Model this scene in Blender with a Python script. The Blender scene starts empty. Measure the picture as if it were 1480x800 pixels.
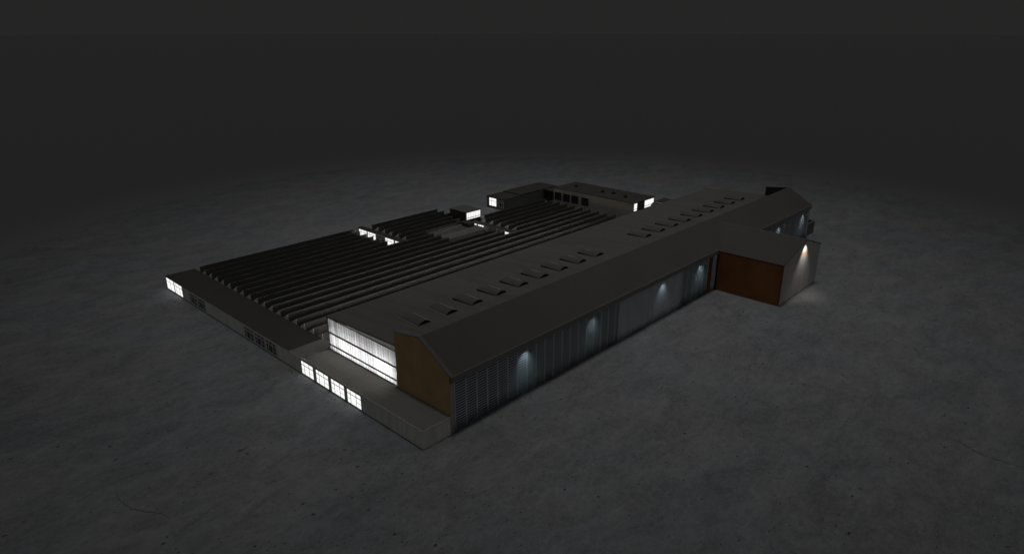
import bpy, bmesh, math, random
from mathutils import Vector
random.seed(7)
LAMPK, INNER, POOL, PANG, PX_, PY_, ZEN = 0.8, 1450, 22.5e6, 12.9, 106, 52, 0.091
sc = bpy.context.scene
C = sc.collection

# ------------------------------------------------------------------ helpers
def newbm(): return bmesh.new()
def box(bm, x0, x1, y0, y1, z0, z1, mi=0):
    v = [bm.verts.new((x, y, z)) for x in (x0, x1) for y in (y0, y1) for z in (z0, z1)]
    for f in ((0,1,3,2),(4,6,7,5),(0,4,5,1),(2,3,7,6),(0,2,6,4),(1,5,7,3)):
        bm.faces.new([v[i] for i in f]).material_index = mi
def prism_x(bm, prof, x0, x1, mi=0):
    """profile in (y,z), extruded along x"""
    a = [bm.verts.new((x0, y, z)) for y, z in prof]
    b = [bm.verts.new((x1, y, z)) for y, z in prof]
    n = len(prof)
    bm.faces.new(a).material_index = mi
    bm.faces.new(b[::-1]).material_index = mi
    for i in range(n):
        bm.faces.new((a[i], b[i], b[(i+1) % n], a[(i+1) % n])).material_index = mi
def prism_y(bm, prof, y0, y1, mi=0):
    a = [bm.verts.new((x, y0, z)) for x, z in prof]
    b = [bm.verts.new((x, y1, z)) for x, z in prof]
    n = len(prof)
    bm.faces.new(a[::-1]).material_index = mi
    bm.faces.new(b).material_index = mi
    for i in range(n):
        bm.faces.new((a[i], a[(i+1) % n], b[(i+1) % n], b[i])).material_index = mi
def tube(bm, p, q, r, n=10, mi=0, r2=None):
    p = Vector(p); q = Vector(q); d = (q-p).normalized()
    u = d.orthogonal().normalized(); w = d.cross(u)
    r2 = r if r2 is None else r2
    a = [bm.verts.new(p + (u*math.cos(2*math.pi*i/n)+w*math.sin(2*math.pi*i/n))*r) for i in range(n)]
    b = [bm.verts.new(q + (u*math.cos(2*math.pi*i/n)+w*math.sin(2*math.pi*i/n))*r2) for i in range(n)]
    bm.faces.new(a[::-1]).material_index = mi; bm.faces.new(b).material_index = mi
    for i in range(n): bm.faces.new((a[i], a[(i+1)%n], b[(i+1)%n], b[i])).material_index = mi
def obj(name, bm, mats, parent=None, off=None):
    bmesh.ops.recalc_face_normals(bm, faces=bm.faces)
    if off is not None: bmesh.ops.translate(bm, verts=bm.verts, vec=-Vector(off))
    me = bpy.data.meshes.new(name); bm.to_mesh(me); bm.free()
    if not isinstance(mats, (list, tuple)): mats = [mats]
    for m in mats: me.materials.append(m)
    o = bpy.data.objects.new(name, me); C.objects.link(o)
    if parent is not None: o.parent = parent
    return o
def thing(name, label, cat, loc=(0,0,0), group=None):
    o = bpy.data.objects.new(name, None); C.objects.link(o); o.location = loc
    o['label'] = label; o['category'] = cat
    if group: o['group'] = group
    return o
class Bld:
    """a building: an Empty at its base; parts are written in world coordinates"""
    def __init__(s, name, label, cat, loc, group=None):
        s.e = thing(name, label, cat, loc, group); s.loc = Vector(loc)
    def part(s, name, bm, mats, label=None, parent=None):
        o = obj(name, bm, mats, parent or s.e, s.loc)
        if label: o['label'] = label
        return o

# ------------------------------------------------------------------ materials
def mat(name, col, rough=0.8, metal=0.0, spec=0.3):
    m = bpy.data.materials.new(name); m.use_nodes = True
    b = m.node_tree.nodes['Principled BSDF']
    b.inputs['Base Color'].default_value = (*col, 1); b.inputs['Roughness'].default_value = rough
    b.inputs['Metallic'].default_value = metal; b.inputs['Specular IOR Level'].default_value = spec
    return m
def N(m, t, **k):
    n = m.node_tree.nodes.new(t)
    for a, v in k.items(): setattr(n, a, v)
    return n
def L(m, a, b): m.node_tree.links.new(a, b)
def noise(m, vec, scale, detail=6, rough=0.6, dist=0.0):
    n = N(m, 'ShaderNodeTexNoise'); n.inputs['Scale'].default_value = scale
    n.inputs['Detail'].default_value = detail; n.inputs['Roughness'].default_value = rough
    n.inputs['Distortion'].default_value = dist; L(m, vec, n.inputs['Vector']); return n.outputs['Fac']
def mapr(m, v, a, b, c, d):
    n = N(m, 'ShaderNodeMapRange'); L(m, v, n.inputs[0])
    for i, x in enumerate((a, b, c, d)): n.inputs[i+1].default_value = x
    return n.outputs[0]
def math_(m, op, a, b):
    n = N(m, 'ShaderNodeMath', operation=op)
    for i, x in enumerate((a, b)):
        if isinstance(x, (int, float)): n.inputs[i].default_value = x
        else: L(m, x, n.inputs[i])
    return n.outputs[0]
def mix(m, f, a, b, mode='MIX'):
    n = N(m, 'ShaderNodeMixRGB', blend_type=mode)
    if isinstance(f, (int, float)): n.inputs[0].default_value = f
    else: L(m, f, n.inputs[0])
    for i, x in ((1, a), (2, b)):
        if isinstance(x, tuple): n.inputs[i].default_value = (*x[:3], 1)
        else: L(m, x, n.inputs[i])
    return n.outputs[0]
def pos(m, scale=(1,1,1)):
    g = N(m, 'ShaderNodeNewGeometry'); mp = N(m, 'ShaderNodeMapping')
    mp.inputs['Scale'].default_value = scale; L(m, g.outputs['Position'], mp.inputs['Vector'])
    return mp.outputs[0]
def weathered(name, col, rough=0.85, amt=0.25, scale=0.15, streak=None, ribs=None, base_dirt=None, spec=0.25, bump=0.0):
    m = mat(name, col, rough, spec=spec); b = m.node_tree.nodes['Principled BSDF']
    p = pos(m)
    n1 = noise(m, p, scale, 7, 0.6); n2 = noise(m, p, scale*9, 5, 0.65)
    f = math_(m, 'ADD', math_(m, 'MULTIPLY', n1, 0.65), math_(m, 'MULTIPLY', n2, 0.35))
    f = mapr(m, f, 0.3, 0.7, 1-amt, 1+amt)
    c = mix(m, 1.0, col, (1,1,1), 'MULTIPLY'); 
    comb = N(m, 'ShaderNodeVectorMath', operation='SCALE'); comb.inputs[0].default_value = col; L(m, f, comb.inputs['Scale'])
    c = comb.outputs[0]
    if streak:      # rain streaks: noise squeezed along the fall line
        s = noise(m, pos(m, streak), 1.0, 4, 0.6); s = mapr(m, s, 0.45, 0.75, 0.0, 0.45)
        c = mix(m, s, c, tuple(x*0.45 for x in col))
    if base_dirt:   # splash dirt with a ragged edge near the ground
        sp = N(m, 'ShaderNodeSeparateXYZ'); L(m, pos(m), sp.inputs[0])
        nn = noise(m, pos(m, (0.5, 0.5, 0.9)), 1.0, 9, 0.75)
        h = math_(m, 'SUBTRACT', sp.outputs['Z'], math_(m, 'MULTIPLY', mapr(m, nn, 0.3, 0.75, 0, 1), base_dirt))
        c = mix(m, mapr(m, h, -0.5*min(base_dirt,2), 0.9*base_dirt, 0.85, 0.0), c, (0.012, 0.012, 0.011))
    L(m, c, b.inputs['Base Color'])
    if bump:
        bp = N(m, 'ShaderNodeBump'); bp.inputs['Strength'].default_value = bump; bp.inputs['Distance'].default_value = 0.1
        L(m, n2, bp.inputs['Height']); L(m, bp.outputs[0], b.inputs['Normal'])
    return m

def ground_mat():
    m = mat('concrete_ground', (0.16,0.165,0.17), 0.8, spec=0.2); b = m.node_tree.nodes['Principled BSDF']
    p = pos(m)
    a = noise(m, p, 0.022, 8, 0.62, 0.6); c = noise(m, pos(m, (0.09,0.16,0.1)), 1.0, 9, 0.68, 0.8); d = noise(m, pos(m, (0.55,0.8,0.6)), 1.0, 8, 0.82, 0.5)
    f = math_(m, 'ADD', math_(m, 'ADD', math_(m, 'MULTIPLY', a, 0.10), math_(m, 'MULTIPLY', c, 0.30)), math_(m, 'ADD', math_(m, 'MULTIPLY', d, 0.30), math_(m, 'MULTIPLY', noise(m, pos(m, (1.3,2.2,1.5)), 1.0, 6, 0.85, 0.8), 0.30)))
    f = mapr(m, f, 0.37, 0.63, 0.48, 1.52)
    tint = mix(m, mapr(m, noise(m, p, 0.035, 4), 0.4, 0.6, 0, 1), GC1, GC2)
    sc_ = N(m, 'ShaderNodeVectorMath', operation='SCALE'); L(m, tint, sc_.inputs[0]); L(m, f, sc_.inputs['Scale']); col = sc_.outputs[0]
    # dark soft blotches
    bl = noise(m, pos(m, (0.05,0.12,0.1)), 1.0, 7, 0.7, 1.0); col = mix(m, mapr(m, bl, 0.58, 0.72, 0, 0.55), col, (0.075,0.079,0.083))
    # pits: sparse dark specks, a few of them large
    for s, th, keep in ((0.13, 0.075, 0.60), (0.30, 0.12, 0.62), (0.75, 0.16, 0.72)):
        v = N(m, 'ShaderNodeTexVoronoi'); v.inputs['Scale'].default_value = 1.0
        dn = N(m, 'ShaderNodeTexNoise'); dn.inputs['Scale'].default_value = 1.3; L(m, p, dn.inputs['Vector'])
        ad = N(m, 'ShaderNodeMixRGB', blend_type='ADD'); ad.inputs[0].default_value = 0.25
        L(m, pos(m, (s, s*1.6, s)), ad.inputs[1]); L(m, dn.outputs['Color'], ad.inputs[2]); L(m, ad.outputs[0], v.inputs['Vector'])
        sp = N(m, 'ShaderNodeSeparateXYZ'); L(m, v.outputs['Color'], sp.inputs[0])
        k = math_(m, 'MULTIPLY', math_(m, 'GREATER_THAN', sp.outputs[0], keep), mapr(m, v.outputs['Distance'], th*0.6, th*1.1, 0.92, 0.0))
        col = mix(m, k, col, (0.02,0.02,0.02))
    # fine hairline scratches
    w = noise(m, pos(m, (0.5,0.5,0.5)), 1.0, 3, 0.5, 2.5)
    hl = mapr(m, math_(m, 'ABSOLUTE', math_(m, 'SUBTRACT', w, 0.5), 0), 0.0, 0.006, 0.35, 0.0)
    hl = math_(m, 'MULTIPLY', hl, mapr(m, noise(m, p, 0.05, 3), 0.52, 0.62, 0, 1))
    col = mix(m, hl, col, (0.05,0.05,0.05))
    L(m, col, b.inputs['Base Color'])
    bp = N(m, 'ShaderNodeBump'); bp.inputs['Strength'].default_value = 0.35; bp.inputs['Distance'].default_value = 0.15
    L(m, d, bp.inputs['Height']); L(m, bp.outputs[0], b.inputs['Normal'])
    return m
GC1 = (0.119,0.126,0.133); GC2 = (0.131,0.131,0.133)

def emis(name, col, s, var=0.0, scale=0.8):
    m = bpy.data.materials.new(name); m.use_nodes = True; nt = m.node_tree
    nt.nodes.remove(nt.nodes['Principled BSDF']); e = N(m, 'ShaderNodeEmission')
    e.inputs[0].default_value = (*col, 1); e.inputs[1].default_value = s
    if var: L(m, mapr(m, noise(m, pos(m), scale, 3), 0.35, 0.65, s*(1-var), s*(1+var*0.4)), e.inputs[1])
    L(m, e.outputs[0], nt.nodes['Material Output'].inputs[0]); return m

M = {}
M['ground'] = ground_mat()
M['backdrop'] = mat('smooth_backdrop_floor', (0.153,0.153,0.154), 0.9, spec=0.1)
M['plaster'] = weathered('grey_plaster', (0.52,0.515,0.50), amt=0.12, scale=0.2, streak=(0.6,0.6,0.06))
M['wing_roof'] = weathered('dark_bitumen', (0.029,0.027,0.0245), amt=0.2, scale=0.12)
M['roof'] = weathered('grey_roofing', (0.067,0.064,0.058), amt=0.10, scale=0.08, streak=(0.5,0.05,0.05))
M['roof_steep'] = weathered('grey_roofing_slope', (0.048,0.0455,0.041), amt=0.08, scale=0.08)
M['fascia'] = weathered('fascia_metal', (0.17,0.163,0.152), amt=0.1)
M['coping'] = weathered('coping_metal', (0.07,0.071,0.072), amt=0.1)
M['ochre'] = weathered('ochre_cladding', (0.37,0.25,0.115), amt=0.22, scale=0.25)
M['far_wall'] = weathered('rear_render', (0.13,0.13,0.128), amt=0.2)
M['warehouse_wall'] = weathered('warehouse_render', (0.27,0.245,0.215), amt=0.25, scale=0.1)
M['rust'] = weathered('rust_cladding', (0.225,0.092,0.030), amt=0.3, scale=0.18)
M['rust_trim'] = mat('rust_trim', (0.16,0.045,0.014), 0.7)
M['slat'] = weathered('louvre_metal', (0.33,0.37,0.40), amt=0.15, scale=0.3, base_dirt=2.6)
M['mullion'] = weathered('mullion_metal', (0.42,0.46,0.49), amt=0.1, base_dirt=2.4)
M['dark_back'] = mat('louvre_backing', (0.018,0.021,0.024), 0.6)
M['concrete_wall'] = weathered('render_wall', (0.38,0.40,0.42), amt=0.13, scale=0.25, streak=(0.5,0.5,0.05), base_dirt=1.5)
M['annex_wall'] = weathered('annex_render', (0.42,0.41,0.40), amt=0.08, scale=0.2, streak=(0.7,0.7,0.05), base_dirt=0.35)
M['tooth'] = weathered('sawtooth_felt', (0.030,0.029,0.0275), amt=0.2, scale=0.3)
M['tooth_glass'] = mat('sawtooth_glazing', (0.10,0.097,0.092), 0.35, spec=0.5)
M['tooth_bar'] = mat('sawtooth_bars', (0.13,0.127,0.12), 0.6)
M['tooth_end'] = weathered('sawtooth_gable', (0.62,0.62,0.60), amt=0.15)
M['ridge'] = mat('ridge_gleam', (0.11,0.11,0.105), 0.5)  # lighter than the felt, paints a gleam along a few ridges
M['dark_glass'] = mat('dark_glass', (0.012,0.012,0.014), 0.25, spec=0.5)
M['frame'] = weathered('window_frame_paint', (0.45,0.44,0.43), amt=0.1)
M['frame_dark'] = mat('steel_frame', (0.05,0.05,0.05), 0.6)
M['lit'] = emis('lit_window', (1.0,1.0,0.99), 1.02, 0.03, 0.6)
M['fill_glow'] = emis('rear_fill_glow', (1.0,0.96,0.88), 4.8, 0.3, 0.05)  # glow of the unseen panels added to brighten the sawtooth faces
M['vault'] = weathered('skylight_vault', (0.049,0.047,0.043), amt=0.1, rough=0.6)
M['black'] = mat('black_end', (0.012,0.012,0.012), 0.8)
M['kerb_shade'] = mat('kerb_shadow_line', (0.02,0.02,0.02), 0.7)  # near-black colour paints a shadow line along the skylight
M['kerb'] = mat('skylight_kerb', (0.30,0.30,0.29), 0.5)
M['slab'] = weathered('yard_slab', (0.088,0.085,0.081), amt=0.15)
M['lamp_metal'] = mat('lamp_metal', (0.06,0.06,0.065), 0.5, 0.4)
M['lamp_lens'] = emis('lamp_lens', (0.85,0.95,1.0), 1.2)
M['lamp_lens_warm'] = emis('lamp_lens_warm', (1.0,0.93,0.82), 1.2)
M['emblem'] = weathered('emblem_paint', (0.40,0.30,0.18), amt=0.3, scale=1.2)
M['crack'] = mat('crack', (0.04,0.04,0.042), 0.9)
# corrugated sheet of the low wing roof
mc = M['sheet'] = weathered('corrugated_sheet', (0.118,0.111,0.103), amt=0.12, rough=0.9, spec=0.08)

# translucent panels of the hall end wall, lit by lamps inside
mt = bpy.data.materials.new('translucent_panel'); mt.use_nodes = True
nt = mt.node_tree; nt.nodes.remove(nt.nodes['Principled BSDF'])
tr = N(mt, 'ShaderNodeBsdfTranslucent')
wv = mapr(mt, noise(mt, pos(mt, (1,2.6,0.04)), 1.0, 2), 0.3, 0.7, 0.45, 0.92)
L(mt, wv, tr.inputs[0]); L(mt, tr.outputs[0], nt.nodes['Material Output'].inputs[0])
M['translucent'] = mt

# ------------------------------------------------------------------ ground
bm = newbm(); R = 9000.0; ring = [0, 150, 300, 600, 1500, 4000, R]; prev = None
for r in ring:
    if r == 0: cur = [bm.verts.new((90, 50, 0))]
    else: cur = [bm.verts.new((90+r*math.cos(2*math.pi*i/64), 50+r*math.sin(2*math.pi*i/64), 0)) for i in range(64)]
    if prev is not None:
        for i in range(64):
            j = (i+1) % 64
            if len(prev) == 1: bm.faces.new((prev[0], cur[i], cur[j]))
            else: bm.faces.new((prev[i], cur[i], cur[j], prev[j]))
    prev = cur
bmesh.ops.translate(bm, verts=bm.verts, vec=(0, 0, -0.006))
g = obj('ground', bm, M['backdrop']); g['kind'] = 'structure'
bm = newbm(); vs = [bm.verts.new((106+196*math.cos(2*math.pi*i/180), 54+196*math.sin(2*math.pi*i/180), 0)) for i in range(180)]; bm.faces.new(vs)
g = obj('concrete_slab', bm, M['ground']); g['kind'] = 'structure'
def crack(pts, w):
    bm = newbm(); P = []
    for (x0, y0), (x1, y1) in zip(pts, pts[1:]):
        for t in range(14):
            u = t/14; d = math.hypot(x1-x0, y1-y0)
            P.append((x0+(x1-x0)*u+random.uniform(-.02,.02)*d, y0+(y1-y0)*u+random.uniform(-.02,.02)*d))
    P.append(pts[-1]); a = []
    for i, (x, y) in enumerate(P):
        q = P[min(i+1, len(P)-1)]; o = P[max(i-1, 0)]; dx, dy = q[0]-o[0], q[1]-o[1]; l = math.hypot(dx, dy) or 1
        ww = w*random.uniform(0.3, 1.0)*(1-abs(i/len(P)*2-1)**3)
        a.append((bm.verts.new((x-dy/l*ww, y+dx/l*ww, .004)), bm.verts.new((x+dy/l*ww, y-dx/l*ww, .004))))
    for p, q in zip(a, a[1:]): bm.faces.new((p[0], q[0], q[1], p[1]))
    o = obj('ground_crack', bm, M['crack']); o['kind'] = 'structure'
crack([(73.45, -69.33), (73.65, -74.09), (71.95, -77.28), (71.61, -80.12), (71.85, -82.24), (72.38, -85.86)], 0.16)
crack([(-44.52, 31.41), (-45.23, 26.77), (-44.6, 22.75), (-43.1, 20.16), (-41.64, 18.12), (-41.08, 15.8)], 0.12)
crack([(101.41, -28.85), (99.4, -32.96), (97.93, -36.19)], 0.12)

# ------------------------------------------------------------------ window helper
def window_x(B, y0, y1, z0, z1, x, lit, cols=(0.25,0.65), transom=0.70, mid=0.34, bar=0.11, frame=None, nm='window', simple=False):
    """window in a wall facing -x; y0<y1"""
    bm = newbm(); W = y1-y0; H = z1-z0
    # outer frame and glazing bars, 8 cm proud of the wall
    xa, xb = x-0.08, x+0.02
    box(bm, xa, xb, y0, y0+bar, z0, z1); box(bm, xa, xb, y1-bar, y1, z0, z1)
    box(bm, xa, xb, y0+bar, y1-bar, z1-bar, z1); box(bm, xa, xb, y0+bar, y1-bar, z0, z0+bar)
    ys = [y1-c*W for c in cols]
    for yy in ys: box(bm, xa+.012, xb, yy-bar/2, yy+bar/2, z0+bar, z1-bar)
    zt = z0+H*transom; box(bm, xa+.006, xb, y0+bar, y1-bar, zt-bar*.6, zt+bar*.6)
    if not simple:
        zm = z0+H*mid; t = bar*.3
        if len(ys) > 1:
            box(bm, xa+.03, xb, ys[0]+bar/2, y1-bar, zm-t, zm+t)
            box(bm, xa+.03, xb, y0+bar, ys[1]-bar/2, zm-t, zm+t)
    w = B.part(nm, bm, frame or (M['frame_dark'] if lit else M['frame']))
    bm = newbm(); box(bm, x-0.03, x-0.01, y0+.02, y1-.02, z0+.02, z1-.02)
    B.part('pane', bm, M['lit'] if lit else M['dark_glass'], parent=w)
    if lit: w['label'] = 'brightly lit steel window'
    else: w['label'] = 'unlit dark window'
    return w

# ------------------------------------------------------------------ front office wing
B = Bld('office_wing', 'long low grey office wing with flat roof and lit windows along the near edge', 'building', (5, 62, 0))
bm = newbm(); box(bm, 0, 8.8, 49.3, 123.6, 0, 4.08); box(bm, 0, 7.0, 0, 49.2, 0, 4.05)
box(bm, 7.0, 8.8, 43.2, 49.2, 0, 4.05)
B.part('wall', bm, M['plaster'])
bm = newbm(); box(bm, -0.12, 8.85, 49.25, 123.75, 4.09, 4.22); B.part('roof', bm, M['wing_roof'], 'dark flat bitumen roof')
bm = newbm()       # real corrugations, ribs running from the hall to the edge
def corrug(bm, x0, x1, y0, y1, z, pitch=0.6, h=0.06):
    n = int((y1-y0)/pitch); prev = None
    for i in range(n+1):
        for dy, dz in ((0, 0), (pitch*.3, 0), (pitch*.45, h), (pitch*.85, h)):
            y = min(y0+i*pitch+dy, y1); a = (bm.verts.new((x0, y, z+dz)), bm.verts.new((x1, y, z+dz)))
            if prev: bm.faces.new((prev[0], prev[1], a[1], a[0]))
            prev = a
    box(bm, x0, x1, y0, y1, z-.1, z-.02)
corrug(bm, -0.10, 7.0, -0.08, 43.3, 4.16); corrug(bm, -0.10, 8.85, 43.3, 49.22, 4.16)
B.part('corrugated_roof', bm, M['sheet'], 'paler corrugated sheet roof')
bm = newbm(); box(bm, -0.15, -0.10, -0.12, 49.2, 4.04, 4.19); box(bm, -0.10, 7.0, -0.13, -.085, 4.04, 4.19)
B.part('edge_trim', bm, M['plaster'])
for y1 in (44.15, 37.85, 31.65, 25.45): window_x(B, y1-5.25, y1, 0.12, 3.62, -0.02, True)
window_x(B, 117.6, 123.35, 0.22, 3.92, -0.02, True, simple=True, cols=(.5,), bar=.08); window_x(B, 111.6, 117.35, 0.22, 3.92, -0.02, True, bar=.09)
for y1 in (106.5, 100.95): window_x(B, y1-5.1, y1, 0.25, 3.55, -0.02, False, bar=.26)
for y1 in (72.5, 66.75, 61.0): window_x(B, y1-5.2, y1, 0.25, 3.55, -0.02, False, bar=.26)

# ------------------------------------------------------------------ main hall
XA, XB = 7.1, 190.0
B = Bld('main_hall', 'tall long assembly hall with steep grey roof slope, louvred side and ochre end wall', 'building', (98, 20, 0))
def gable(x0, x1):
    bm = newbm()
    prism_x(bm, [(0.05,0),(17.1,0),(17.1,16.95),(9.0,18.30),(0.05,13.05)], x0, x1); return bm
B.part('gable_wall', gable(XA, XA+1.0), M['ochre'], 'ochre brown end wall with a fin above the low roof')
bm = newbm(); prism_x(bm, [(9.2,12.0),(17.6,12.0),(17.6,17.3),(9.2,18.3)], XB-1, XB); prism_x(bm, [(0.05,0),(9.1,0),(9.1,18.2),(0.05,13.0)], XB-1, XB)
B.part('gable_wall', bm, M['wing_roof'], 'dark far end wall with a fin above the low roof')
# coping on the near gable
bm = newbm()
def cope(bm, y0, z0, y1, z1, x0, x1, t=.14):
    prism_x(bm, [(y0,z0),(y1,z1),(y1,z1+t),(y0,z0+t)], x0, x1)
cope(bm, 17.2, 16.95, 9.0, 18.31, XA-.05, XA+1.45); B.part('coping', bm, M['coping'])
bm = newbm(); cope(bm, -0.35, 12.86, 9.0, 18.33, XA-.05, XA+.85, .16); B.part('coping', bm, M['coping'])
# steep slope
bm = newbm(); prism_x(bm, [(-0.42,12.78),(9.05,18.3),(9.05,18.42),(9.0,18.45),(-0.42,12.93)], XA+.8, XB+.2)
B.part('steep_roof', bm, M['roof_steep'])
# low roof behind the ridge
def lz(y): return 12.7+(43.2-y)*0.05
bm = newbm()
def slab_poly(bm, pts, t):
    a = [bm.verts.new((x, y, lz(y))) for x, y in pts]; b = [bm.verts.new((x, y, lz(y)-t)) for x, y in pts]
    bm.faces.new(a); bm.faces.new(b[::-1])
    for i in range(len(a)): bm.faces.new((a[i], b[i], b[(i+1)%len(a)], a[(i+1)%len(a)]))
slab_poly(bm, [(XA-.05,43.2),(XA-.05,17.15),(XA+1.05,17.15),(XA+1.05,9.5),(XB-1.05,9.5),(XB-1.05,17.65),(XB,17.65),(XB,43.2)], .25)
roof = B.part('flat_roof', bm, M['roof'])
bm = newbm(); box(bm, XA+1.2, XB-1.2, 9.15, 9.45, 13.0, 18.2); B.part('clerestory_wall', bm, M['dark_back'])
bm = newbm(); box(bm, XA+.1, XB, 42.8, 43.1, 0, 12.4); box(bm, XB-.4, XB, 9.2, 42.7, 0, 12.4); B.part('wall', bm, M['plaster'])
bm = newbm(); box(bm, XA-.05, XB, 43.12, 43.3, 12.25, 12.68); B.part('gutter', bm, M['fascia'])
# unseen glowing panels added on the rear wall to light the sawtooth roofs
bm = newbm()
for i in range(17):
    x = 12+i*7.0; box(bm, x, x+5.6, 43.12, 43.16, 6.0, 11.4)
B.part('rear_fill_panels', bm, M['fill_glow'])
# fascia under the eave
bm = newbm(); box(bm, XA-.02, XB+.2, -.50, -.40, 11.55, 12.95); B.part('fascia', bm, M['fascia'])
bm = newbm(); box(bm, XA, XB+.1, -.40, 0.0, 11.62, 11.72); B.part('soffit', bm, M['fascia'])
# side wall: louvres | plain | louvres | pilaster
bm = newbm(); box(bm, XA+1.02, 189, 0.22, 0.5, 0, 13.0); B.part('backing_wall', bm, M['dark_back'])
def louvres(x0, x1, step=3.05, first=None, pitch=0.60):
    bm = newbm(); z = 0.25
    while z < 11.5:
        prism_x(bm, [(-0.10, z), (0.02, z-.02), (0.02, z+.25), (-0.04, z+.25)], x0, x1); z += pitch
    p = B.part('louvre_band', bm, M['slat'])
    x = first if first else x0+.1
    while x < x1:
        bm = newbm(); box(bm, x-.09, x+.09, -.16, .08, 0, 11.6); B.part('mullion', bm, M['mullion']); x += step
louvres(XA+.06, 64.2, 3.02, 8.25)
bm = newbm(); box(bm, 64.3, 95.3, -0.05, 0.10, 0, 11.6); B.part('plain_wall', bm, M['concrete_wall'], 'plain grey rendered wall panel')
louvres(95.4, 110.8, 3.0, 95.6)
bm = newbm(); box(bm, 110.9, 113.2, -0.02, 0.10, 0, 11.6); B.part('brown_shade_panel', bm, M['rust_trim'])  # brown wall strip with the shadow there painted into its colour
bm = newbm(); box(bm, 113.2, 115.2, -0.45, 0.10, 0, 11.5); B.part('pilaster', bm, M['concrete_wall'])
louvres(143.9, 188.7, 5.6, 149.5)
bm = newbm(); box(bm, 188.75, 190.05, -0.10, 0.10, 0, 11.6); B.part('pilaster', bm, M['concrete_wall'])
# lit end wall
bm = newbm(); box(bm, XA, XA+.2, 17.2, 43.0, 4.0, 4.35); box(bm, XA, XA+.2, 17.2, 43.0, 12.35, 12.5)
box(bm, XA-.06, XA+.16, 17.2, 43.0, 8.5, 8.88); box(bm, XA-.06, XA+.16, 17.2, 43.0, 5.38, 5.70)
n = 78
for i in range(n+1):
    y = 17.25+(43.0-17.25-.12)*i/n; w = .035 if i % 3 else .055
    box(bm, XA-.03, XA+.07, y, y+w*1.5, 4.36, 12.34)
B.part('panel_bars', bm, M['frame_dark'])
bm = newbm(); box(bm, XA+.10, XA+.12, 17.2, 43.0, 4.2, 12.45); B.part('translucent_wall', bm, M['translucent'], 'wall of tall translucent strips lit brightly from inside')
bm = newbm(); box(bm, XA+4.2, XA+4.5, 17.2, 42.7, 0.0, 12.6); box(bm, XA+.3, XA+4.2, 17.15, 17.2, 3, 12.4); B.part('inner_partition', bm, M['plaster'])
# skylights
def skylight(x, y, w=3.9, l=6.7, h=0.82):
    z0 = lz(y+l/2)-.12; bm = newbm(); n = 12
    prof = [(x+w*i/n, z0+.28+h*math.sin(math.pi*i/n)**.8) for i in range(n+1)]
    zt = lambda yy: lz(yy)
    a = [bm.verts.new((px, y, pz)) for px, pz in prof]; b = [bm.verts.new((px, y+l, pz-.05*l)) for px, pz in prof]
    for i in range(n): bm.faces.new((a[i], a[i+1], b[i+1], b[i]))
    bm.faces.new(b[::-1])
    s = B.part('skylight', bm, M['vault'])
    bm = newbm(); e = [bm.verts.new((px, y+.01, pz-.01)) for px, pz in prof]+[bm.verts.new((x+w, y+.01, z0)), bm.verts.new((x, y+.01, z0))]
    f = [bm.verts.new((v.co.x, y-.04, v.co.z)) for v in e]; bm.faces.new(f)
    for i in range(len(e)): bm.faces.new((e[i], e[(i+1)%len(e)], f[(i+1)%len(e)], f[i]))
    B.part('end_panel', bm, M['black'], parent=s)
    bm = newbm(); prism_y(bm, [(x-.14,z0),(x,z0),(x,z0+.36),(x-.14,z0+.40)], y, y+l); B.part('kerb', bm, M['kerb'] if x < 30 else M['kerb_shade'], parent=s); bm = newbm(); prism_y(bm, [(x+w,z0),(x+w+.12,z0),(x+w+.12,z0+.28),(x+w,z0+.28)], y, y+l)  # pale kerb paints a gleam on the first skylights, dark kerb a shadow line
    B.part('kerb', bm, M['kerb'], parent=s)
for i in range(9): skylight(16.55+8.23*i, 21.0)
for i in range(9): skylight(108.35+8.3*i, 21.0)

# ------------------------------------------------------------------ annex
B = Bld('gabled_annex', 'gabled annex projecting from the hall with rust brown side wall', 'building', (130, -10, 0))
AX0, AX1, AY = 116.0, 143.6, -20.5
ez, rz_, rx = 12.55, 17.25, 130.0
bm = newbm(); prism_y(bm, [(AX0,0),(AX1,0),(AX1,ez+.25),(rx,rz_-.1),(AX0,ez-.1)], AY, AY+.3)
B.part('gable_wall', bm, M['annex_wall'])
bm = newbm(); box(bm, AX0+.05, AX0+.3, AY+.32, -0.55, 0, ez-.35); B.part('side_wall', bm, M['rust']); bm = newbm(); box(bm, AX1-.3, AX1-.02, AY+.32, -0.55, 0, ez-.1)
B.part('side_wall', bm, M['rust'])
bm = newbm(); box(bm, AX0-.03, AX0+.05, AY+.02, AY+.55, 0, ez-.3); box(bm, AX0-.03, AX0+.05, AY+.56, -.5, ez-.45, ez-.12); box(bm, AX0-.03, AX0+.05, AY+.56, -.5, 0, .2)
B.part('wall_trim', bm, M['rust_trim'])
# two slopes, running into the hall slope
def hy(z): return -0.42+(z-12.93)/(18.45-12.93)*9.42
bm = newbm()
yb0 = hy(12.9)+.35; ybr = hy(rz_)+.35
def slope(xe, ze):
    v = [(xe, AY-.15, ze), (rx, AY-.15, rz_), (rx, ybr, rz_), (xe, yb0, ze)]
    t = [bm.verts.new(p) for p in v]; b = [bm.verts.new((p[0], p[1], p[2]-.22)) for p in v]
    bm.faces.new(t); bm.faces.new(b[::-1])
    for i in range(4): bm.faces.new((t[i], b[i], b[(i+1)%4], t[(i+1)%4]))
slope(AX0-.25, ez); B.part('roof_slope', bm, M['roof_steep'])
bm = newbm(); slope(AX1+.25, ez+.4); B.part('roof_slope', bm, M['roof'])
bm = newbm(); prism_y(bm, [(rx-.3,rz_-.08),(rx,rz_+.02),(rx+.35,rz_-.06),(rx,rz_+.16)], AY-.17, ybr); B.part('ridge_cap', bm, M['coping'])
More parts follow.
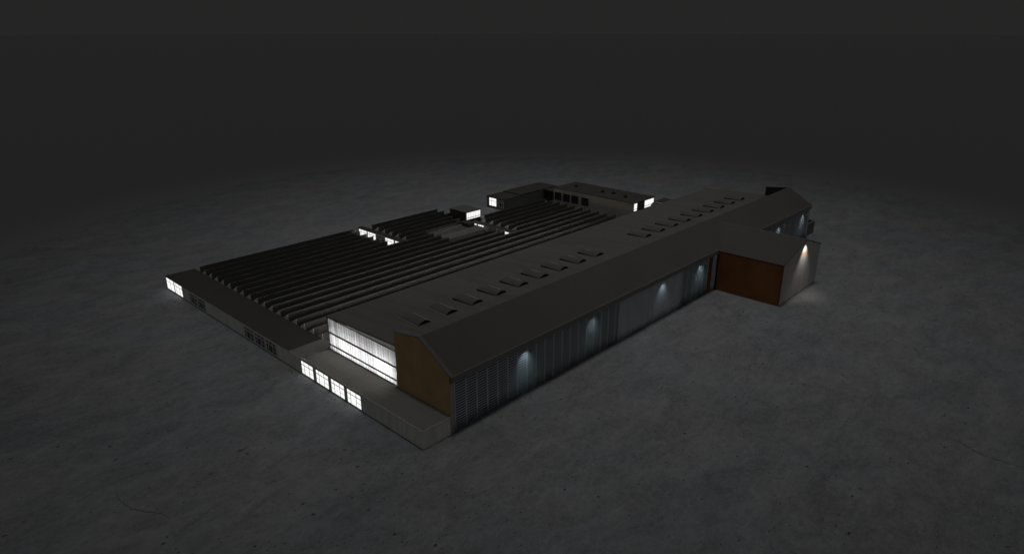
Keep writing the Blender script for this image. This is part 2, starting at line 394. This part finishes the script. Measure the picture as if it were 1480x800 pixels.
# painted emblem: a worn arched band
bm = newbm(); pr = []
ECX, ECZ = 130.0, 11.5
ang = [math.radians(a) for a in range(28, 153, 5)]
o_ = [bm.verts.new((ECX+5.2*math.cos(a), AY-.012, ECZ+1.9*math.sin(a)+.05*math.sin(9*a))) for a in ang]
i_ = [bm.verts.new((ECX+4.4*math.cos(a), AY-.012, ECZ+.9*math.sin(a)+.08*math.sin(7*a+1))) for a in ang]
for k in range(len(ang)-1): bm.faces.new((o_[k], o_[k+1], i_[k+1], i_[k]))
B.part('painted_emblem', bm, M['emblem'], 'worn orange brown painted arch emblem')

# ------------------------------------------------------------------ wing beyond the far end of the hall
B = Bld('end_wing', 'small roofless low block at the far end of the hall', 'building', (196, 6, 0))
bm = newbm()
box(bm, 190.3, 199.5, 0.6, 1.0, 0, 4.9); box(bm, 199.1, 199.5, 1.0, 12, 0, 4.9)
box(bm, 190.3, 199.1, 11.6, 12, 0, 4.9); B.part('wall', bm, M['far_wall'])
bm = newbm(); box(bm, 190.3, 199.1, 1.0, 11.6, 1.0, 1.2); B.part('floor_slab', bm, M['black'])

# ------------------------------------------------------------------ sawtooth factory
B = Bld('sawtooth_factory', 'wide low factory under many dark parallel sawtooth roofs behind the hall', 'building', (75, 85, 0))
PITCH = 4.15; TOP = 5.70; LOW = 3.05
def row(k, x0, x1):
    y = 119.7-PITCH*k; bm = newbm()
    # slope falling away from the camera side, with a thickness
    prism_x(bm, [(y,TOP),(y+PITCH-.02,LOW+.1),(y+PITCH-.02,LOW-.1),(y+.1,TOP-.22)], x0+.12, x1-.12, 0)
    for xe in (x0, x1-.12):      # end gables
        prism_x(bm, [(y,0),(y+PITCH-.02,0),(y+PITCH-.02,LOW+.08),(y,TOP-.03)], xe, xe+.12, 1)
    prism_x(bm, [(y-.08,TOP-.03),(y+.12,TOP-.02),(y+.12,TOP+.04),(y-.08,TOP+.02)], x0, x1, 2)
    r = B.part('sawtooth_roof', bm, [M['tooth'], M['tooth_end'], M['ridge'] if k in GLEAM_ROWS else M['tooth']])
    bm = newbm(); box(bm, x0+.13, x1-.13, y+.02, y+.06, 0, TOP-.08, 0)
    x = x0+.6
    while x < x1-.2:
        box(bm, x-.035, x+.035, y-.04, y+.02, LOW-.2, TOP-.1, 1); x += .75
    B.part('glazing', bm, [M['tooth_glass'], M['tooth_bar']], parent=r)
GLEAM_ROWS = (10, 11, 12, 13)  # rows whose ridge colour is lightened as a painted gleam
for k in range(6): row(k, 8.95, 66); row(k, 74, 107 if k < 3 else 104)
row(5, 113.4, 151.5)
for k in (6, 7, 8): row(k, 8.95, 84); row(k, 110, 151.5)
for k in (9, 10): row(k, 8.95, 104); row(k, 110, 151.5)
for k in range(11, 18): row(k, 8.95, 151.5)

# courtyard wings with windows facing the camera side
B = Bld('courtyard_wing', 'narrow flat roofed wing with lit windows facing the first gap in the sawtooth roofs', 'building', (75, 110, 0))
bm = newbm(); box(bm, 72, 73.9, 96.5, 125.6, 0, 4.0); B.part('wall', bm, M['plaster'])
bm = newbm(); box(bm, 71.85, 73.95, 96.4, 125.7, 4.01, 4.15); B.part('roof', bm, M['wing_roof'])
for y1 in (125.2, 119.4+.2, ): window_x(B, y1-5.2, y1, 0.4, 3.75, 71.98, True)
for y1 in (113.9,): window_x(B, y1-5.0, y1, 0.4, 3.6, 71.98, False, bar=.2)
for y1 in (108.6, 102.7): window_x(B, y1-5.3, y1, 0.4, 3.75, 71.98, True)
B = Bld('courtyard_wing', 'short wing with lit windows just below the box with the bright band', 'building', (110, 91, 0))
bm = newbm(); box(bm, 107.5, 109.8, 78.2, 100.3, 0, 4.0); B.part('wall', bm, M['plaster'])
bm = newbm(); box(bm, 107.35, 109.95, 78.1, 100.35, 4.01, 4.15); B.part('roof', bm, M['wing_roof'])
for y1 in (100.2, 96.2): window_x(B, y1-3.3, y1, 0.4, 3.85, 107.48, True)
for y1 in (91.2, 86.5): window_x(B, y1-3.6, y1, 0.4, 3.7, 107.48, False, bar=.2)
window_x(B, 79.4, 82.4, 0.4, 3.85, 107.48, True)

# flat U-shaped roof between the rows
B = Bld('flat_roofed_block', 'flat pale U shaped roof block set between the sawtooth rows', 'building', (94, 94, 0))
bm = newbm()
def ublock(bm, e, z0, z1):
    P = [(84.2-e,87.2-e),(103.8+e,87.2-e),(103.8+e,101.2+e),(84.2-e,101.2+e),(84.2-e,97.6-e),(98.6-e,97.6-e),(98.6-e,92.6+e),(84.2-e,92.6+e)]
    a = [bm.verts.new((x, y, z1)) for x, y in P]; b = [bm.verts.new((x, y, z0)) for x, y in P]
    bm.faces.new(a); bm.faces.new(b[::-1])
    for i in range(8): bm.faces.new((a[i], b[i], b[(i+1)%8], a[(i+1)%8]))
ublock(bm, 0, 0, 4.5)
B.part('wall', bm, M['plaster'])
bm = newbm(); ublock(bm, .1, 4.51, 4.62)
B.part('roof', bm, M['slab'])

for x, y, w_, l_, h_ in ((101.0, 95, 3, 4, 1.4),):
    bm = newbm(); box(bm, x-w_/2, x+w_/2, y-l_/2, y+l_/2, 4.62, 4.62+h_); box(bm, x-w_/2-.1, x+w_/2+.1, y-l_/2-.1, y+l_/2+.1, 4.62+h_, 4.74+h_)
    B.part('roof_unit', bm, M['wing_roof'])
# box with a bright band
B = Bld('plant_room', 'boxy dark block with one bright glazed band rising among the sawtooth roofs', 'building', (109, 105, 0))
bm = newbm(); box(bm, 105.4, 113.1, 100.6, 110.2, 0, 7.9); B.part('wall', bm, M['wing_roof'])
bm = newbm(); box(bm, 105.2, 113.3, 100.4, 110.4, 7.91, 8.1); B.part('roof', bm, M['roof'])
bm = newbm()
for a, b in ((105.5, 113.0),): 
    box(bm, a, b, 100.44, 100.5, 7.75, 7.88); box(bm, a, b, 100.44, 100.5, 5.5, 5.7); box(bm, a, b, 100.44, 100.5, 4.9, 5.0)
for i in range(9): x = 105.5+i*.925; box(bm, x, x+.06, 100.45, 100.5, 5.0, 7.8)
w = B.part('window_band', bm, M['frame_dark'])
bm = newbm(); box(bm, 105.5, 113.0, 100.52, 100.56, 5.0, 7.8); B.part('pane', bm, M['lit'], parent=w)

# ------------------------------------------------------------------ rear buildings
B = Bld('rear_wing', 'low flat roofed wing beyond the sawtooth roofs with one bright window in its end', 'building', (157, 118, 0))
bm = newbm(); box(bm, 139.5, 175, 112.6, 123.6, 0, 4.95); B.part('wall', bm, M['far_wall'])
bm = newbm(); box(bm, 139.3, 175.2, 112.4, 123.8, 4.96, 5.12); box(bm, 150, 175.2, 112.6, 123.6, 5.12, 5.5); B.part('roof', bm, M['wing_roof'])
window_x(B, 117.5, 122.1, 0.9, 4.65, 139.48, True, simple=True, cols=(.33,), transom=.62)
window_x(B, 112.9, 116.9, 0.9, 4.3, 139.48, False, bar=.35)
B = Bld('rear_office', 'dark block with a row of unlit windows beside the rear warehouse', 'building', (170, 110, 0))
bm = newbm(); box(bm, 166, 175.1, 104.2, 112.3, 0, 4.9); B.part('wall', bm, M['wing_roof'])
bm = newbm(); box(bm, 165.7, 175.2, 104.1, 112.35, 4.91, 5.3); B.part('roof', bm, M['wing_roof'])
for y1 in (111.9, 109.3, 106.7): window_x(B, y1-2.2, y1, 1.0, 4.4, 165.98, False, bar=.14, frame=M['black'])

B = Bld('rear_warehouse', 'large flat roofed warehouse with two bright openings and small roof vents', 'building', (171, 82, 0))
bm = newbm(); box(bm, 162.8, 178.9, 61.0, 103.9, 0, 7.85); B.part('wall', bm, M['warehouse_wall'])
bm = newbm(); box(bm, 162.6, 179.1, 60.8, 104.1, 7.86, 8.05); B.part('roof', bm, M['wing_roof'])
for y1 in (103.2, 98.4, 93.6, 88.0):
    window_x(B, y1-3.9, y1, 2.6, 6.1, 162.78, False, bar=.14, frame=M['black'])
def window_y(B, x0, x1, z0, z1, y):
    bm = newbm(); t = .12
    box(bm, x0, x1, y-.08, y, z1-t, z1); box(bm, x0, x1, y-.08, y, z0, z0+t); box(bm, x0, x0+t, y-.08, y, z0+t, z1-t); box(bm, x1-t, x1, y-.08, y, z0+t, z1-t)
    box(bm, x0+t, x1-t, y-.07, y, z0+.75, z0+.95)
    w = B.part('window', bm, M['frame_dark'], 'brightly lit opening')
    bm = newbm(); box(bm, x0+.03, x1-.03, y-.05, y-.02, z0+.03, z1-.03); B.part('pane', bm, M['lit'], parent=w)
window_y(B, 163.0, 165.5, 4.4, 7.9-.15, 60.98); window_y(B, 171.0, 178.2, 4.4, 7.75, 60.98)
bm = newbm()
for i in range(12): x = 165.7+i*.43; box(bm, x, x+.22, 60.86, 60.98, 3.5, 7.7)
B.part('ribbed_panel', bm, M['slab'])
for x, y in [(170.74, 97.21), (170.0, 81.98), (171.17, 76.91), (169.34, 69.53)]:
    bm = newbm(); box(bm, x-.55, x+.55, y-.55, y+.55, 8.04, 8.5); box(bm, x-.7, x+.7, y-.7, y+.7, 8.5, 8.7); tube(bm, (x,y,8.7), (x,y,9.1), .3); B.part('roof_vent', bm, M['black'])
B = Bld('arched_shelter', 'small dark arched shelter in front of the bright warehouse opening', 'building', (175, 56, 0))
n = 12; bm = newbm(); prof = [(173.0+5.2*i/n, 4.2+2.3*math.sin(math.pi*i/n)**.6) for i in range(n+1)]
prism_y(bm, prof+[(178.2,0),(173.0,0)], 57.0, 59.5); B.part('shell', bm, M['vault'])
bm = newbm(); prism_y(bm, [(173.5,0),(177.7,0),(177.7,3.9),(173.5,3.9)], 56.95, 56.99); B.part('door', bm, M['black'])
B = Bld('side_shed', 'low dark shed right of the bright warehouse opening, partly hidden by the hall', 'building', (182, 56, 0))
bm = newbm(); box(bm, 179.3, 187, 50, 61, 0, 5.8); B.part('wall', bm, M['plaster'])
bm = newbm(); box(bm, 179.2, 187.2, 49.8, 61.2, 5.81, 6.0); B.part('roof', bm, M['wing_roof'])

# ------------------------------------------------------------------ wall lamps
def spot(loc, target, energy, col, angle, blend, r=0.08):
    d = bpy.data.lights.new('spot', 'SPOT'); d.energy = energy; d.color = col; d.spot_size = math.radians(angle)
    d.spot_blend = blend; d.shadow_soft_size = r
    o = bpy.data.objects.new('lamp_light', d); C.objects.link(o); o.location = loc
    o.rotation_euler = (Vector(target)-Vector(loc)).to_track_quat('-Z', 'Y').to_euler(); return o
def wall_lamp(x, y, z, label, energy, col, angle, tgt, grp, lens, arm=1.0):
    t = thing('wall_lamp', label, 'lamp', (x, y, z), grp)
    off = Vector((x, y, z))
    bm = newbm(); tube(bm, (x, y, z+.1), (x, y+arm, z+.15), .05); box(bm, x-.14, x+.14, y+arm-.02, y+arm+.03, z, z+.3)
    obj('bracket', bm, M['lamp_metal'], t, off)
    bm = newbm(); tube(bm, (x, y, z), (x, y, z+.28), .24, 14, 0, .10); obj('shade', bm, M['lamp_metal'], t, off)
    bm = newbm(); tube(bm, (x, y, z-.05), (x, y, z-.005), .13, 12); obj('lens', bm, lens, t, off)
    s = spot((x, y, z-.08), tgt, energy, col, angle, 1.0, 0.25)
    s.parent = t; s.location = (0, 0, -.32)
COOL = (0.76, 0.92, 1.0)
names = ['wall lamp under the hall eave nearest the ochre end wall', 'second wall lamp along the hall louvres from the ochre end',
         'wall lamp lighting the plain grey panel of the hall side', 'wall lamp on the short louvre band beside the annex',
         'wall lamp on the hall louvres just beyond the annex roof', 'wall lamp near the far end of the louvred hall side']
for (x, e), nm in zip(((28.6, 400), (52.9, 210), (84.8, 280), (105.6, 330), (161.5, 300), (183.0, 380)), names):
    wall_lamp(x, -1.9, 11.3, nm, e*LAMPK, COOL, 94, (x, 4.2, 0), 'wall lamps under the hall eave', M['lamp_lens'], 1.75)
wall_lamp(130.3, AY-1.5, 16.7, 'warm wall lamp high on the annex gable above the painted emblem', 3900*LAMPK, (1.0,0.93,0.84), 84, (130.3, AY+2.4, 0), None, M['lamp_lens_warm'], 1.45)

# lamps inside the hall end bay, behind the translucent panels
def area(name, loc, rot, sx, sy, energy, col):
    d = bpy.data.lights.new(name, 'AREA'); d.shape = 'RECTANGLE'; d.size = sx; d.size_y = sy; d.energy = energy; d.color = col
    o = bpy.data.objects.new(name, d); C.objects.link(o); o.location = loc; o.rotation_euler = rot; return o
for y in (21.5, 30.1, 38.7):
    area('hall_interior_light', (XA+3.9, y, 6.6), (0, math.radians(90), 0), 3.2, 7.6, INNER, (1, 1, 1))
# one broad high lamp makes the pool of light on the floor
d = bpy.data.lights.new('pool_light', 'SPOT'); d.energy = POOL; d.color = (1.0, 0.99, 0.98); d.spot_size = math.radians(PANG); d.spot_blend = 0.62
d.shadow_soft_size = 90
o = bpy.data.objects.new('pool_light', d); C.objects.link(o); o.location = (PX_, PY_, 1500)
o.rotation_euler = (Vector((PX_, PY_, 0))-o.location).to_track_quat('-Z', 'Y').to_euler()

# ------------------------------------------------------------------ world: dim night sky, darker at the horizon
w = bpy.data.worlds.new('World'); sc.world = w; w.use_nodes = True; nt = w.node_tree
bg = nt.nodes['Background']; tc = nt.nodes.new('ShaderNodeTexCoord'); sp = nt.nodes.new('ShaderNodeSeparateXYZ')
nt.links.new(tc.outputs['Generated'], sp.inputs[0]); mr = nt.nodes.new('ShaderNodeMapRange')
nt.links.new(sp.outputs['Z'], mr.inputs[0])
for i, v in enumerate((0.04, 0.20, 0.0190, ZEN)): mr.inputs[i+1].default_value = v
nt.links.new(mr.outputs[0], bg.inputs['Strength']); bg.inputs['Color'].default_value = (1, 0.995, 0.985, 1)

# ------------------------------------------------------------------ camera
cam = bpy.data.cameras.new('Camera'); co = bpy.data.objects.new('Camera', cam); C.objects.link(co)
cam.sensor_width = 36; cam.lens = 966*36/1480; cam.clip_end = 20000; cam.clip_start = 1
co.location = (-67.55, -86.86, 75.85)
co.rotation_euler = (math.pi/2-0.3565, 0, 0.7552-math.pi/2)
sc.camera = co
sc.render.resolution_x = 1024; sc.render.resolution_y = 553
sc.view_settings.view_transform = 'Standard'; sc.view_settings.look = 'None'; sc.view_settings.exposure = 0; sc.view_settings.gamma = 1
